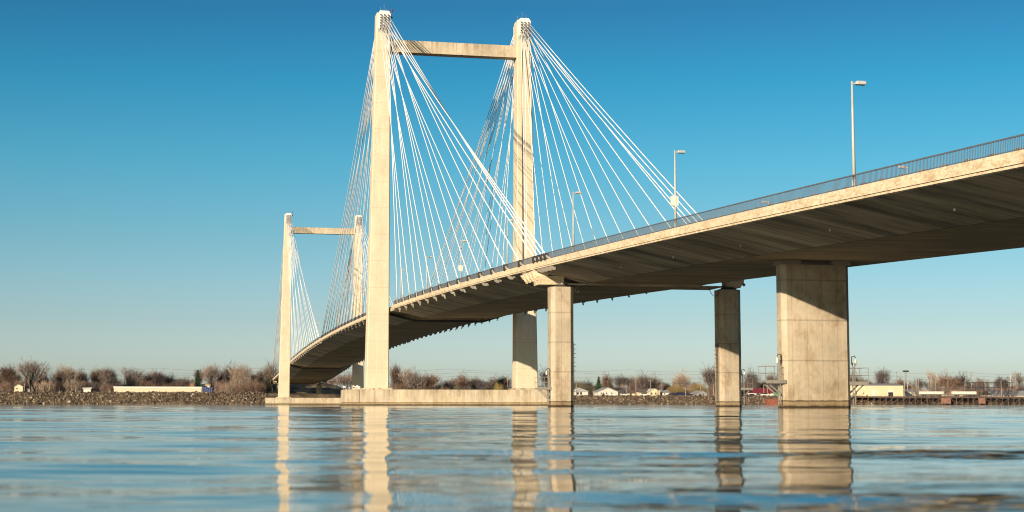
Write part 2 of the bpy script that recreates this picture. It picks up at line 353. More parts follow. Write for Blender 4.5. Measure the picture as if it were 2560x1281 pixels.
# deck
def narrow(x): return any(abs(x-t) < 9.7 for t in TOWERS)
def deck(name, segs, label, group):
    d = empty(name, (0, 0, 0), label, 'bridge deck', group)
    g = MB(); fa = MB(); rd = MB(); kb = MB()
    for x0, x1, hb, kz in segs:
        e_ = .68
        sweep(g, xr(x0, x1), lambda x: [(-hb, -.02), (-hb, -e_), (-6.3, kz), (6.3, kz), (hb, -e_), (hb, -.02)])
    g.build('girder', M_sof, d)
    if name == 'stayed_deck':  # dark bar added to stand for the black shade band under each tower
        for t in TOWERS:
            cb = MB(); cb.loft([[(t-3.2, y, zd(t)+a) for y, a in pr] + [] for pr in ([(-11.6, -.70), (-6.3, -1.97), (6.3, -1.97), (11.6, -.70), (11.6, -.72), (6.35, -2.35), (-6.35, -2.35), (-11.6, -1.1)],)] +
                               [[(t-2.2, y, zd(t)+a) for y, a in [(-11.6, -.70), (-6.3, -1.97), (6.3, -1.97), (11.6, -.70), (11.6, -.72), (6.35, -2.35), (-6.35, -2.35), (-11.6, -1.1)]]]); cb.build('soffit_shade_bar', M_dark, d)
    lo, hi = min(s[0] for s in segs), max(s[1] for s in segs)
    runs = []
    for x0, x1, hb, kz in segs:
        if hb > 12:
            if runs and abs(runs[-1][1]-x0) < .01: runs[-1][1] = x1
            else: runs.append([x0, x1])
    for s in (-1, 1):
        fa = MB()
        for x0, x1 in runs:
            sweep(fa, xr(x0, x1), lambda x: [(s*12.174, .05), (s*12.36, .05), (s*12.34, -.50), (s*12.174, -.52)])
            sweep(fa, xr(x0, x1), lambda x: [(s*12.172, -.52), (s*12.27, -.525), (s*12.27, -.64), (s*12.172, -.66)])
        fa.build('fascia', M_fas, d)
        kb = MB()
        sweep(kb, xr(lo, hi), lambda x: [(s*11.55, 0.0), (s*11.3, 0.0), (s*11.3, .17), (s*11.55, .17)])
        x = lo+1
        while x < hi and (s < 0):
            if x > 100: kb.box(x-.22, x+.22, -11.78, -11.5, zd(x)+.0, zd(x)+.3)
            x += 2.2
        kb.build('kerb', M_kerb, d)
        r = MB(); yy = s*(12.12)
        for x0, x1 in runs:
            xs = xr(x0, x1)
            sweep(r, xs, lambda x: [(yy-.035, .70), (yy+.035, .70), (yy+.035, .765), (yy-.035, .765)])
            sweep(r, xs, lambda x: [(yy-.02, .14), (yy+.02, .14), (yy+.02, .17), (yy-.02, .17)])
            step = .142 if x1 > 0 else .284
            if s > 0: step = .284
            x = x0+.1; bw = .011 if step < .2 else .018
            while x < x1:
                z = zd(x); h_ = bw
                r.add([(x-h_, yy-h_, z+.0), (x+h_, yy-h_, z), (x+h_, yy+h_, z), (x-h_, yy+h_, z),
                       (x-h_, yy-h_, z+.71), (x+h_, yy-h_, z+.71), (x+h_, yy+h_, z+.71), (x-h_, yy+h_, z+.71)],
                      [(0, 1, 5, 4), (1, 2, 6, 5), (2, 3, 7, 6), (3, 0, 4, 7)])
                x += step
        r.build('railing', M_rail, d)
    x = lo+6.0
    while x < hi-2:
        for s in (-1, 1):
            dpb = MB(); z = zd(x)-1.33; dpb.tube([(x, s*8.9, z+.2), (x, s*8.9, z-.16)], .06, 8)
            if s < 0 and x > -60: dpb.build('drain_spout', M_white, d)
        x += 15.3
    sweep(rd, xr(lo, hi), lambda x: [(-11.2, -.015), (11.2, -.015), (11.2, .03), (-11.2, .03)])
    rd.build('road_surface', M_asph, d)
    return d
KZ = -1.95
sg = []
prev = -424.0
for t in sorted(TOWERS):
    sg += [(prev, t-9.7, HB, KZ), (t-9.7, t-4, 11.62, KZ), (t-4, t+6.0, 11.62, -1.0), (t+6.0, t+9.7, 11.62, KZ)]
    prev = t+9.7
sg.append((prev, 123.6, HB, KZ))
deck('stayed_deck', sg, 'long arched concrete deck hung from the white stay cables', 'concrete decks of the bridge')
deck('approach_deck', [(124.3, 300.0, HB, -1.9)], 'wide concrete approach span crossing the upper right over the thick wall pier', 'concrete decks of the bridge')

# anchor beams and pad under the expansion joint
def anchor_beam(X, name, label, sgn):
    o = empty(name, (0, 0, 0), label, 'anchor beam', 'concrete anchor beams at the ends of the stayed deck')
    b = MB(); z = zd(X)
    b.loft([[(X+sgn*x, y, z+dz) for x, dz in ((-.25, -1.96), (-4.8, -1.96), (-4.2, -2.12), (-.25, -2.12))] for y in (-8.4, 8.4)])
    b.build('beam', M_sof, o)
    for s in (-1, 1):
        c = MB(); cy = 11.9 if s < 0 else 10.7
        for k in range(4 if s < 0 else 2):
            x0 = X-sgn*(6.4-k*1.5); x1 = X-sgn*(5.0-k*1.5)
            c.loft([[(x0, s*12.2, z-.72), (x1, s*12.2, z-.72), (x1, s*10.4, z-.72), (x0, s*10.4, z-.72)],
                    [(x0+sgn*.7, s*12.1, z-1.15), (x1+sgn*.1, s*12.1, z-1.3), (x1+sgn*.3, s*10.6, z-1.6), (x0+sgn*.5, s*10.6, z-1.5)]])
            c.tube([(x1-sgn*.3, s*11.9, z-1.15), (x1+sgn*.7, s*11.9, z-1.6)], .17, 8)
        c.loft([[(X-sgn*1.2, s*cy, z-1.3), (X+sgn*.6, s*cy, z-1.3), (X+sgn*.6, s*9, z-1.3), (X-sgn*1.2, s*9, z-1.3)],
                [(X-sgn*2.3, s*(cy-.3), z-2.15), (X+sgn*.2, s*(cy-.3), z-2.15), (X+sgn*.2, s*9, z-2.15), (X-sgn*2.3, s*9, z-2.15)]])
        c.build('corbel', M_fas, o)
    return o
anchor_beam(124.0, 'anchor_beam', 'concrete anchor beam with stepped corbels over the two near octagonal columns', 1)
anchor_beam(-423.5, 'anchor_beam', 'concrete anchor beam over the bank side columns at the far end of the deck', -1)

# piers
def octo(mb, cx, cy, hx, hy, c, z0, z1, grow=0):
    def ring(z, g): return [(cx-hx-g+c, cy-hy-g, z), (cx+hx+g-c, cy-hy-g, z), (cx+hx+g, cy-hy-g+c, z), (cx+hx+g, cy+hy+g-c, z),
                            (cx+hx+g-c, cy+hy+g, z), (cx-hx-g+c, cy+hy+g, z), (cx-hx-g, cy+hy+g-c, z), (cx-hx-g, cy-hy-g+c, z)]
    mb.loft([ring(z0, grow), ring(z1, 0)])
def column(X, Y, label, zt, hx=1.1, hy=1.2, c=.40, z0=-1.5, group='octagonal columns under the anchor beams'):
    o = empty('bridge_column', (0, 0, 0), label, 'bridge pier', group)
    m = MB(); octo(m, X, Y, hx, hy, c, z0, zt); octo(m, X, Y, hx+.05, hy+.05, c, z0, .02); m.build('shaft', M_pier, o)
    b = MB(); b.bevbox(X-.7, X+.7, Y-.8, Y+.8, zt, zt+.12, .02); b.bevbox(X-.35, X+.35, Y-.6, Y+.6, zt+.12, zt+.3, .02); b.build('bearing', M_dark, o)
    return o
ZA = zd(124)-2.15-.27
cL = column(124, -9.28, 'tall octagonal column in front of the right end of the near footing', ZA)
cR = column(124, 8.95, 'octagonal column half in shade standing alone between the near tower and the wall pier', ZA)
cB = column(-423, 9.0, 'small distant column at the far bank below the end of the deck', zd(-423)-2.45, z0=2)
column(-423, -9.0, 'far bank column half hidden behind the foot of the far tower', zd(-423)-2.45, z0=2)
XW, YW = 168.0, -.11
wp = empty('wall_pier', (0, 0, 0), 'thick wide wall pier with a diagonal shadow, carrying the approach span', 'bridge pier')
m = MB(); octo(m, XW, YW, .78, 2.74, .33, -1.5, zd(168)-2.28); octo(m, XW, YW, .83, 2.79, .33, -1.5, .02); m.build('wall', M_pier, wp)
m = MB(); zt = zd(168)-2.28
for y0, y1 in ((-2.95, -1.3), (1.3, 2.7)): m = MB(); m.bevbox(XW-.8, XW+.85, y0, y1, zt, zt+.34, .02); m.build('bearing', M_kerb, wp)

# hanging cable loops at the column tops
def loop(a, b, sag, label):
    m = MB(); a = Vector(a); b = Vector(b); pts = []
    for i in range(13):
        t = i/12; q = a.lerp(b, t); q.z -= sag*4*t*(1-t); pts.append(q)
    m.tube(pts, .03, 5); o = m.build('hanging_cable', M_dark); setp(o, label, 'cable', 'black cables looping down at the column tops')
loop((125, -8.05, ZA+.1), (125, -7.4, ZA+.25), .75, 'black cable loop hanging right of the top of the foremost octagonal column')
loop((125, 6.5, ZA+.3), (125, 7.75, ZA-.05), .85, 'black cable loop hanging left of the top of the half shaded octagonal column')

# service platforms with railings, braces, ladder and navigation light
def platform(X, Y0, s, zp, wid, label, face=1.0):
    o = empty('service_platform', (X, Y0, zp), label, 'platform', 'steel service platforms on the bridge piers')
    m = MB(); x0, x1 = -.75, .75
    m.box(x0, x1, *sorted((0, s*wid)), -.12, 0)
    m.box(x1+.003, x1+.05, *sorted((-s*.2, s*wid)), -.2, .06); m.build('deck_grating', M_dull, o)
    r = MB()
    for x in (x0, x1):
        for f in (.0, .5, 1.0) if x == x1 else (1.0,):
            y = s*wid*(f if f else .12); r.bar((x, y, 0), (x, y, 1.1), .035)
        for z in (.55, 1.1): r.bar((x, s*.1, z), (x, s*wid, z), .035)
    for z in (.55, 1.1): r.bar((x0, s*wid, z), (x1, s*wid, z), .035)
    r.build('guard_rail', M_dull, o)
    for x in (-.5, .5): b = MB(); b.bar((x, s*wid*.8, -.16), (x, s*.02, -1.15), .09); b.build('brace', M_dull, o)
    l = MB(); 
    for x in (x1-.05, x1-.45):
        l.bar((x, s*.28, 1.5), (x, s*.28, -zp+.3), .06)
    k = -zp+.4
    while k < 1.4: l.bar((x1-.05, s*.28, k), (x1-.45, s*.28, k), .03); k += .3
    l.build('ladder', M_dull, o)
    n = MB(); n.tube([(x1-.2, s*.1, 1.35), (x1-.2, s*.12, 1.95), (x1-.2, s*.35, 2.0), (x1-.2, s*.42, 1.85)], .04, 5)
    na = n.build('navigation_light', M_dark, o)
    q = MB(); q.tube([(x1-.2, s*.42, 1.75), (x1-.2, s*.42, 1.65), (x1-.2, s*.42, 1.4), (x1-.2, s*.42, 1.28)], [.05, .10, .12, .04], 8); q.build('glass_globe', M_white, na, True)
    return o
platform(XW, YW-2.74, -1, 2.05, 1.45, 'steel service platform on the left side of the wide wall pier')
platform(XW, YW+2.74, 1, 1.95, 1.35, 'steel service platform on the right side of the wide wall pier')
platform(124, -10.48, -1, 1.95, 1.35, 'steel service platform on the left of the foremost octagonal column, before the footing')
platform(124, 10.15, 1, 1.95, 1.25, 'steel service platform on the right of the half shaded octagonal column')
# caged ladders
def ladder(X, Y, s, z0, z1, label):
    m = MB()
    for x in (-.2, .2): m.bar((X+x, Y+s*.12, z0), (X+x, Y+s*.12, z1), .04)
    z = z0
    while z < z1: m.bar((X-.2, Y+s*.12, z), (X+.2, Y+s*.12, z), .03); z += .3
    o = m.build('ladder', M_dark); setp(o, label, 'ladder', 'rung ladders on the column sides')
    c = MB(); z = z0+2.2
    while z < z1:
        c.tube([(X+.3*math.cos(a), Y+s*(.12+.3*math.sin(a)), z) for a in np.linspace(0, PI, 7)], .015, 4, False); z += .45
    c.build('safety_cage', M_dark, o)
ladder(124.2, 7.75, -1, .6, 6.6, 'dark rung ladder on the left side of the half shaded octagonal column')
ladder(124.2, -8.08, 1, 1.5, 6.6, 'dark rung ladder on the right side of the foremost octagonal column')

# street lamps
def lamp(X, s, H, label, board=False):
    z = zd(X); o = empty('street_lamp', (X, s*12.0, z), label, 'street lamp', 'street lamps along the bridge deck')
    m = MB(); m.tube([(0, 0, -.1), (0, 0, H)], [.10, .055], 8); m.tube([(0, 0, -.1), (0, 0, .5)], .13, 8); m.build('pole', M_steel, o, True)
    h = MB(); h.bar((0, 0, H-.12), (0, -s*.3, H-.1), .06); h.bevbox(-.14, .14, *sorted((-s*.22, -s*.78)), H-.16, H+.02, .03); a = h.build('lamp_head', M_steel, o)
    l = MB(); l.box(-.12, .12, *sorted((-s*.28, -s*.74)), H-.19, H-.163); l.build('lens', M_lens, a)
    if board:
        b = MB(); b.box(-.05, .12, -.36, .20, 1.75, 2.45); b.box(-.1, .14, -.06, .04, 1.65, 2.5); b.build('sign_board', M_white, o)
names = {201.8: ('tallest-looking grey street lamp, at the upper right', 0), 171.1: ('grey street lamp with a cream box on its pole where the outermost cables end', 1),
         140.4: ('grey street lamp on the deck edge just right of the anchor beam', 0), 109.8: ('grey street lamp standing before the right leg of the near tower', 0),
         79.2: ('grey street lamp with a white box on its pole, between the near tower legs', 1), 48.5: ('slim street lamp among the cables, second to the right of the near tower left leg', 0),
         17.8: ('slim street lamp nearest to the near tower left leg', 0)}
for x, (lb, bd) in names.items(): lamp(x, -1, 5.85, lb, bd)
k = 17.8-30.65*2
while k > -420:
    lamp(k, -1, 5.65, 'slim distant street lamp on the deck of the main span or beyond'); k -= 30.65
lamp(160.0, 1, 6.75, 'street lamp whose head points left, seen through the railing at the far right'); lamp(128.6, 1, 6.75, 'street lamp whose head just shows through the approach railing right of the cables')

# ------------------------------------------------------------------ terrain
def shore_x(y):
    s = -364 - 3*math.sin(y*.021) - 1.5*math.sin(y*.07+1)
    if y > 85: s -= min(1, (y-85)/40)*14
    return s
def topz(y): return 4.9 - 1.0*min(1, max(0, (y+40)/120))
def hterr(x, y):
    sx = shore_x(y); d = sx - x
    tz = topz(y)
    if d < 0: z = max(-2.5, d*.25)
    elif d < 9: z = d/9*tz
    else: z = tz + .25*math.sin(x*.05+y*.03)*min(1, (d-9)/30)
    if -500 > x - 0 and False: pass
    # bridge embankment
    top = zd(-423)-2.4
    if x < -428:
        a = min(1, (-428-x)/14.0); dy = abs(y)-13; b = 1 if dy < 0 else max(0, 1-dy/22)
        z = max(z, tz+(top+1.4-tz)*a*b)
    return z
xs = sorted(set([-340-2*i for i in range(6)]+[-352-1.2*i for i in range(32)]+[-392-3*i for i in range(34)]+[-500-40*i for i in range(12)]+[-1000, -1500, -2500, -4500]))
ys = sorted(set([-4000, -2500, -1200, -700, -500, -400]+list(range(-330, 420, 4))+[500, 650, 900, 1500, 2500, 4000]))
tm = MB(); tv = [(x, y, hterr(x, y)) for x in xs for y in ys]; ny = len(ys)
tf = [(i*ny+j, (i+1)*ny+j, (i+1)*ny+j+1, i*ny+j+1) for i in range(len(xs)-1) for j in range(ny-1)]
tm.add(tv, tf)
M_ground = twoc('dry_grass_and_dirt', (.04, .028, .016), (.15, .11, .06), .25, obj=False)
g = tm.build('terrain', M_ground, None, True); setp(g, kind='structure')

# riprap
def rocks():
    phi = (1+5**.5)/2
    iv = np.array([(-1,phi,0),(1,phi,0),(-1,-phi,0),(1,-phi,0),(0,-1,phi),(0,1,phi),(0,-1,-phi),(0,1,-phi),(phi,0,-1),(phi,0,1),(-phi,0,-1),(-phi,0,1)])/1.9
    fi = np.array([(0,11,5),(0,5,1),(0,1,7),(0,7,10),(0,10,11),(1,5,9),(5,11,4),(11,10,2),(10,7,6),(7,1,8),(3,9,4),(3,4,2),(3,2,6),(3,6,8),(3,8,9),(4,9,5),(2,4,11),(6,2,10),(8,6,7),(9,8,1)])
    V = []; Fc = []; n = 0
    cnt = 16000
    for i in range(cnt):
        y = rng.uniform(-185, 262); d = rng.uniform(-.6, 9.6)
        if abs(y) < 17 and d > 3: continue
        x = shore_x(y)-d; s = rng.uniform(.18, .46)*(1.75 if rng.random() < .1 else 1)
        q = iv*s*rng.uniform(.6, 1.25, (12, 1))*rng.uniform(.7, 1.2, 3)
        V.append(q+np.array([x, y, hterr(x, y)+.1*s])); Fc.append(fi+n); n += 12
    V = np.concatenate(V); Fc = np.concatenate(Fc)
    me = bpy.data.meshes.new('riprap'); me.from_pydata(V.tolist(), [], Fc.tolist()); 
    m, Nn, Ll, B = nodes('riprap_stone')
    g = Nn.new('ShaderNodeNewGeometry')
    c = rampn(Nn, Ll, g.outputs['Random Per Island'], [(0, (.035, .025, .016)), (.5, (.085, .058, .034)), (.8, (.155, .11, .07)), (.97, (.24, .18, .12)), (1, (.42, .36, .27))])
    Ll.new(c, B.inputs['Base Color']); B.inputs['Roughness'].default_value = .95
    me.materials.append(m)
    o = bpy.data.objects.new('riprap', me); C.objects.link(o)
    setp(o, 'band of brown riprap boulders along the far waterline', 'riprap', kind='stuff')
rocks()

# ------------------------------------------------------------------ water
def water():
    cx, cy = CAM.x, CAM.y; base = math.atan2(FWD.y, FWD.x)
    r = [0.0, .35]
    while r[-1] < 330: r.append(r[-1]*1.0085+.002)
    while r[-1] < 9000: r.append(r[-1]*1.12)
    r = np.array(r)
    a = np.concatenate([np.linspace(-PI, -.52, 40, endpoint=False), np.linspace(-.52, .52, 620, endpoint=False), np.linspace(.52, PI, 40)])
    RR, AA = np.meshgrid(r, a+base, indexing='ij'); X = cx+RR*np.cos(AA); Y = cy+RR*np.sin(AA)
    Z = np.zeros_like(X); g2 = np.random.default_rng(3)
    step = np.gradient(r)[:, None]
    for i in range(90):
        lam = .22*(30**g2.random()); th = PI*.02+base+g2.normal(0, .42)
        k = 2*PI/lam; kx, ky = k*math.cos(th), k*math.sin(th)
        slope = WAVE*(1.0 if lam > .6 else .32)*g2.uniform(.5, 1.4)
        fade = np.clip((lam/step-3)/4, 0, 1)*np.clip((r[:, None])/.8, 0, 1)
        ph = g2.uniform(0, 2*PI); mod = .6+.4*np.sin(X*.13*g2.uniform(.3, 1)+Y*.11*g2.uniform(.3, 1)+ph*3)
        Z += slope/k*fade*mod*np.sin(kx*X+ky*Y+ph)
    n, mth = X.shape
    V = np.stack([X, Y, Z], -1).reshape(-1, 3)
    idx = np.arange(n*mth).reshape(n, mth)
    Fq = np.stack([idx[:-1, :-1], idx[1:, :-1], idx[1:, 1:], idx[:-1, 1:]], -1).reshape(-1, 4)
    me = bpy.data.meshes.new('water'); me.vertices.add(len(V)); me.vertices.foreach_set('co', V.ravel().astype(np.float32))
    me.loops.add(Fq.size); me.loops.foreach_set('vertex_index', Fq.ravel().astype(np.int32))
    me.polygons.add(len(Fq)); me.polygons.foreach_set('loop_start', np.arange(0, Fq.size, 4, dtype=np.int32))
    me.polygons.foreach_set('loop_total', np.full(len(Fq), 4, dtype=np.int32)); me.update(calc_edges=True); me.validate(); me.shade_smooth()
    m, Nn, Ll, B = nodes('river_water')
    B.inputs['Base Color'].default_value = (.04, .042, .034, 1); B.inputs['Roughness'].default_value = .015; B.inputs['IOR'].default_value = 1.333
    gg = Nn.new('ShaderNodeNewGeometry').outputs['Position']
    mp = Nn.new('ShaderNodeMapping'); mp.inputs['Rotation'].default_value = (0, 0, -base); Ll.new(gg, mp.inputs[0])
    n1 = noise(Nn, Ll, mp.outputs[0], 1.0, 3, (3.6, 1.0, 1), .55)
    n2 = noise(Nn, Ll, mp.outputs[0], 1.0, 3, (.25, .06, 1), .5)
    b1 = Nn.new('ShaderNodeBump'); b1.inputs['Strength'].default_value = 1; b1.inputs['Distance'].default_value = BUMP1; Ll.new(n1, b1.inputs['Height'])
    b2 = Nn.new('ShaderNodeBump'); b2.inputs['Strength'].default_value = 1; b2.inputs['Distance'].default_value = BUMP2; Ll.new(n2, b2.inputs['Height'])
    Ll.new(b1.outputs[0], b2.inputs['Normal']); Ll.new(b2.outputs[0], B.inputs['Normal'])
    me.materials.append(m); o = bpy.data.objects.new('water', me); C.objects.link(o); setp(o, kind='structure')
WAVE = .0068; BUMP1 = .011; BUMP2 = .05
water()
#BACKGROUND
# ------------------------------------------------------------------ far bank: trees
def ribbon(mb, a, b, w, g):
    a = Vector(a); b = Vector(b); d = (b-a).normalized(); u = d.cross(Vector((g.uniform(-1, 1), g.uniform(-1, 1), g.uniform(-1, 1)))).normalized()*w/2
    mb.add([a-u, a+u, b+u*.4, b-u*.4], [(0, 1, 2, 3)])
def bare_tree(seed, H, spread=.75, trunkh=.25, twigs=900, tw=.055, multi=1, r0=.2):
    g = random.Random(seed); T = MB(); K = MB(); tips = []
    def grow(p, d, ln, r, lev):
        q = p + d*ln*.5 + Vector((g.uniform(-1, 1), g.uniform(-1, 1), 0))*ln*.06; e_ = q + (d+Vector((g.uniform(-.15, .15), g.uniform(-.15, .15), .05))).normalized()*ln*.5
        T.tube([p, q, e_], [r, r*.8, r*.62], 4 if lev > 0 else 6, False)
        if lev >= 3: tips.append((e_, d, ln)); tips.append((q, d, ln)); return
        if lev >= 1: tips.append((q, d, ln)); tips.append((e_, d, ln))
        for _ in range(g.choice((3, 3, 4)) if lev == 0 else g.choice((2, 3))):
            a = g.uniform(0, 2*PI); sp = spread*g.uniform(.5, 1.1)
            nd = (d + Vector((math.cos(a), math.sin(a), .12))*sp).normalized(); nd.z = abs(nd.z)*.9+.1; nd.normalize()
            grow(e_, nd, ln*g.uniform(.62, .82), r*.62, lev+1)
    for m_ in range(multi):
        a = g.uniform(0, 2*PI); d = Vector((math.cos(a)*.35*(multi > 1), math.sin(a)*.35*(multi > 1), 1)).normalized()
        grow(Vector((g.uniform(-.3, .3)*(multi > 1), g.uniform(-.3, .3)*(multi > 1), -.2)), d, H*trunkh, r0, 0)
    zmax = max(t[0].z for t in tips)*1.1; s = H/zmax
    for _ in range(twigs):
        p, d, ln = g.choice(tips); L_ = g.uniform(.5, 1.7)
        p = p + Vector((g.gauss(0, .35), g.gauss(0, .35), g.gauss(-.1, .5)))
        a = g.uniform(0, 2*PI); nd = (d + Vector((math.cos(a), math.sin(a), g.uniform(-.1, .6)))*.8).normalized()
        e_ = p + nd*L_; ribbon(K, p, e_, tw, g)
        for _ in range(2): ribbon(K, p.lerp(e_, g.uniform(.3, .9)), p.lerp(e_, .8)+Vector((g.uniform(-.5, .5), g.uniform(-.5, .5), g.uniform(.1, .6))), tw*.7, g)
    for M_ in (T, K): M_.v = [(v[0]*s, v[1]*s, v[2]*s) for v in M_.v]
    return T, K
def brush(seed, H, W, n=420):
    g = random.Random(seed); T = MB(); K = MB()
    for _ in range(12):
        a = g.uniform(0, 2*PI); r = W*.3*g.random()**.5; T.tube([(math.cos(a)*r*.4, math.sin(a)*r*.4, -.2), (math.cos(a)*r*1.6, math.sin(a)*r*1.6, H*g.uniform(.5, .8))], [.05, .02], 3, False)
    for _ in range(n):
        a = g.uniform(0, 2*PI); r = W*.45*g.random()**.6; z0 = H*g.uniform(0, .62); top = H*(1-.5*(r/(W*.5))**2)*g.uniform(.62, 1.05)*(1.12 if g.random() < .12 else .95)
        x, y = math.cos(a)*r, math.sin(a)*r; ln = g.uniform(.25, .5)*H
        z1 = min(top, z0+ln); k = 1+.35*z1/H
        ribbon(K, (x, y, z0), (x*k+g.uniform(-.3, .3), y*k+g.uniform(-.3, .3), z1), .085, g)
        ribbon(K, (x*k, y*k, z0+(z1-z0)*.5), (x*k+g.uniform(-.6, .6), y*k+g.uniform(-.6, .6), min(top, z1+g.uniform(0, .4))), .06, g)
    return T, K
def conifer(seed, H, W):
    g = random.Random(seed); T = MB(); K = MB(); T.tube([(0, 0, -.2), (0, 0, H*.97)], [.22, .03], 6)
    z = H*.1
    while z < H:
        f = 1-z/H; R_ = W/2*(f**.8)*g.uniform(.7, 1.15)+.1
        for _ in range(int(10+14*f)):
            a = g.uniform(0, 2*PI); rr = R_*g.uniform(.55, 1.1); dx, dy = math.cos(a), math.sin(a)
            ribbon(K, (dx*.1, dy*.1, z+.15), (dx*rr, dy*rr, z-.18*rr+g.uniform(-.1, .15)), .42*(f+.25), g)
            for _ in range(3):
                t = g.uniform(.4, 1); ribbon(K, (dx*rr*t, dy*rr*t, z-.1*rr), (dx*rr*t+g.uniform(-.4, .4), dy*rr*t+g.uniform(-.4, .4), z-.2*rr-g.uniform(0, .35)), .24, g)
        z += H*.035
    return T, K
def evergreen(seed, H, W):
    g = random.Random(seed); T = MB(); K = MB(); T.tube([(0, 0, -.2), (0, 0, H*.5)], [.2, .1], 6)
    cl = [(g.uniform(-.35, .35)*W, g.uniform(-.35, .35)*W, g.uniform(.3, .8)*H, g.uniform(.14, .24)*W) for _ in range(11)]
    for x, y, z, r in cl: T.tube([(0, 0, H*.25), (x, y, z)], [.07, .03], 4, False)
    for _ in range(1100):
        x, y, z, r = g.choice(cl); d = Vector((g.gauss(0, 1), g.gauss(0, 1), g.gauss(0, .8))).normalized()*r*g.uniform(.6, 1.1)
        p = Vector((x, y, z))+d; ribbon(K, p, p+Vector((g.uniform(-.3, .3), g.uniform(-.3, .3), g.uniform(-.25, .25))), .26, g)
    return T, K
protos = {}
def proto(key):
    if key in protos: return protos[key]
    kind, var, tw = key
    if kind == 'bare': T, K = bare_tree(10+var, 10, [.75, .6, .9][var % 3], [.15, .17, .13][var % 3], 620)
    elif kind == 'vase': T, K = bare_tree(33, 10, .42, .2, 560, .05, 4, .22)
    elif kind == 'thin': T, K = bare_tree(50+var, 10, .33, .2, 330, .045, 2, .1)
    elif kind == 'brush': T, K = brush(70+var, 10, 12, 520)
    elif kind == 'conifer': T, K = conifer(90+var, 10, 5.2)
    else: T, K = evergreen(100+var, 10, 10)
    mc = M_con if kind == 'conifer' else M_ever if kind == 'evergreen' else M_twg[tw]
    r = (T.build('trunk', M_bark), K.build('crown', mc)); 
    protos[key] = r; return r
used = set()
def tree(px, top, wpx, kind, tw, label, X=-402, group=None, name=None, cat='tree', dz=0):
    var = random.randrange(3); 
    if kind in ('vase', 'conifer'): var = 0
    key = (kind, var, tw); T, K = proto(key)
    y = yat(px, X); z = hterr(X, y); H = zat(px, top, X)-z+dz; W = abs(yat(px+wpx/2, X)-yat(px-wpx/2, X))
    nat = {'bare': 9.5, 'vase': 9, 'thin': 5, 'brush': 13, 'conifer': 5, 'evergreen': 9.5}[kind]
    nm = name or {'conifer': 'conifer_tree', 'evergreen': 'evergreen_tree', 'brush': 'bare_bush'}.get(kind, 'bare_tree')
    e_ = empty(nm, (X, y, z), label, cat, group, rz=random.uniform(0, 6.28)); e_.scale = (W/nat, W/nat, H/10)
    for q in (T, K):
        if q.name in used: c = q.copy(); C.objects.link(c)
        else: c = q; used.add(q.name)
        c.parent = e_
    return e_
GT = 'leafless trees along the far bank'; GB = 'leafless brush along the far bank'
for a in [
    (82, 908, 76, 'vase', 0, 'biggest bare grey tree with a wide vase-shaped crown, near the left end of the bank', -398),
    (20, 928, 62, 'bare', 1, 'brown bare tree at the very left end of the bank', -405),
    (150, 922, 44, 'thin', 2, 'pale thin bare tree just right of the biggest bare tree', -404),
    (258, 934, 42, 'bare', 0, 'bare grey tree left of the left end of the long low building', -410),
    (318, 926, 50, 'thin', 0, 'tall thin bare tree behind the left part of the long low building', -425),
    (397, 943, 30, 'bare', 4, 'small dark bare tree behind the middle of the long low building', -425),
    (527, 926, 46, 'bare', 0, 'round-topped bare grey tree just right of the tall dark conifer', -420),
    (612, 918, 46, 'thin', 2, 'tallest pale bare tree in the thicket left of the far tower', -415),
    (578, 930, 40, 'thin', 2, 'pale bare tree in the thicket, right of the blue-ended low building', -412),
    (652, 930, 44, 'thin', 2, 'pale reddish bare tree nearest to the left side of the far tower', -422),
    (990, 930, 34, 'bare', 1, 'reddish bare tree emerging right behind the near tower left leg', -415),
    (1012, 928, 30, 'thin', 2, 'thin pale bare tree right of the near tower left leg', -412),
    (1037, 943, 42, 'bare', 0, 'rounded bare tree with pale branches above the left part of the near footing', -408),
    (1080, 948, 46, 'bare', 1, 'wide brown bare tree above the near footing, right of the rounded pale one', -412),
    (1185, 955, 44, 'bare', 0, 'low greyish bare tree above the middle of the near footing', -430),
    (1242, 951, 38, 'brush', 3, 'round orange-brown bush just left of the near tower right leg', -410),
    (1372, 938, 52, 'bare', 4, 'purple-brown bare tree seen between the near tower right leg and the foremost column', -420),
    (1516, 950, 30, 'bare', 1, 'reddish bare tree directly right of the dark pointed conifer', -430),
    (1605, 950, 36, 'bare', 0, 'bare grey tree behind the white houses in the middle', -440),
    (1638, 953, 34, 'bare', 0, 'bare grey tree behind the navy-roofed building', -445),
    (1690, 956, 50, 'brush', 3, 'yellow-olive willow left of centre between the two octagonal columns', -425),
    (1707, 948, 40, 'bare', 2, 'pale bare tree above the yellow-olive willow', -435),
    (1748, 950, 44, 'brush', 3, 'yellow-olive willow close to the half shaded column', -420),
    (1776, 934, 48, 'bare', 0, 'tall spreading bare tree touching the half shaded octagonal column', -412),
    (1880, 944, 34, 'bare', 0, 'bare tree between the half shaded column and the wall pier platform', -470),
    (1930, 946, 32, 'bare', 0, 'bare tree behind the left service platform of the wall pier', -450),
    (2206, 937, 36, 'bare', 4, 'dense dark bare tree rising behind the tan metal warehouse', -470),
    (2324, 934, 20, 'thin', 2, 'tall slender pale bare tree above the white trailers', -470),
    (2552, 938, 30, 'thin', 0, 'slender bare tree at the right edge of the picture', -470)]:
    px, top, wpx, kind, tw, label, X = a; tree(px, top, wpx, kind, tw, label, X, None)
tree(493, 924, 27, 'conifer', 0, 'tall dark green conifer behind the right part of the long low building', -412)
tree(1497, 941, 27, 'conifer', 0, 'dark green pointed conifer beside the white gabled house', -412)
tree(1456, 949, 46, 'evergreen', 0, 'broad green evergreen right of the foremost octagonal column', -418)
tree(664, 938, 26, 'evergreen', 0, 'dark round evergreen left of the foot of the far tower', -416)
tree(1144, 961, 24, 'evergreen', 0, 'small low evergreen above the middle of the near footing', -406)
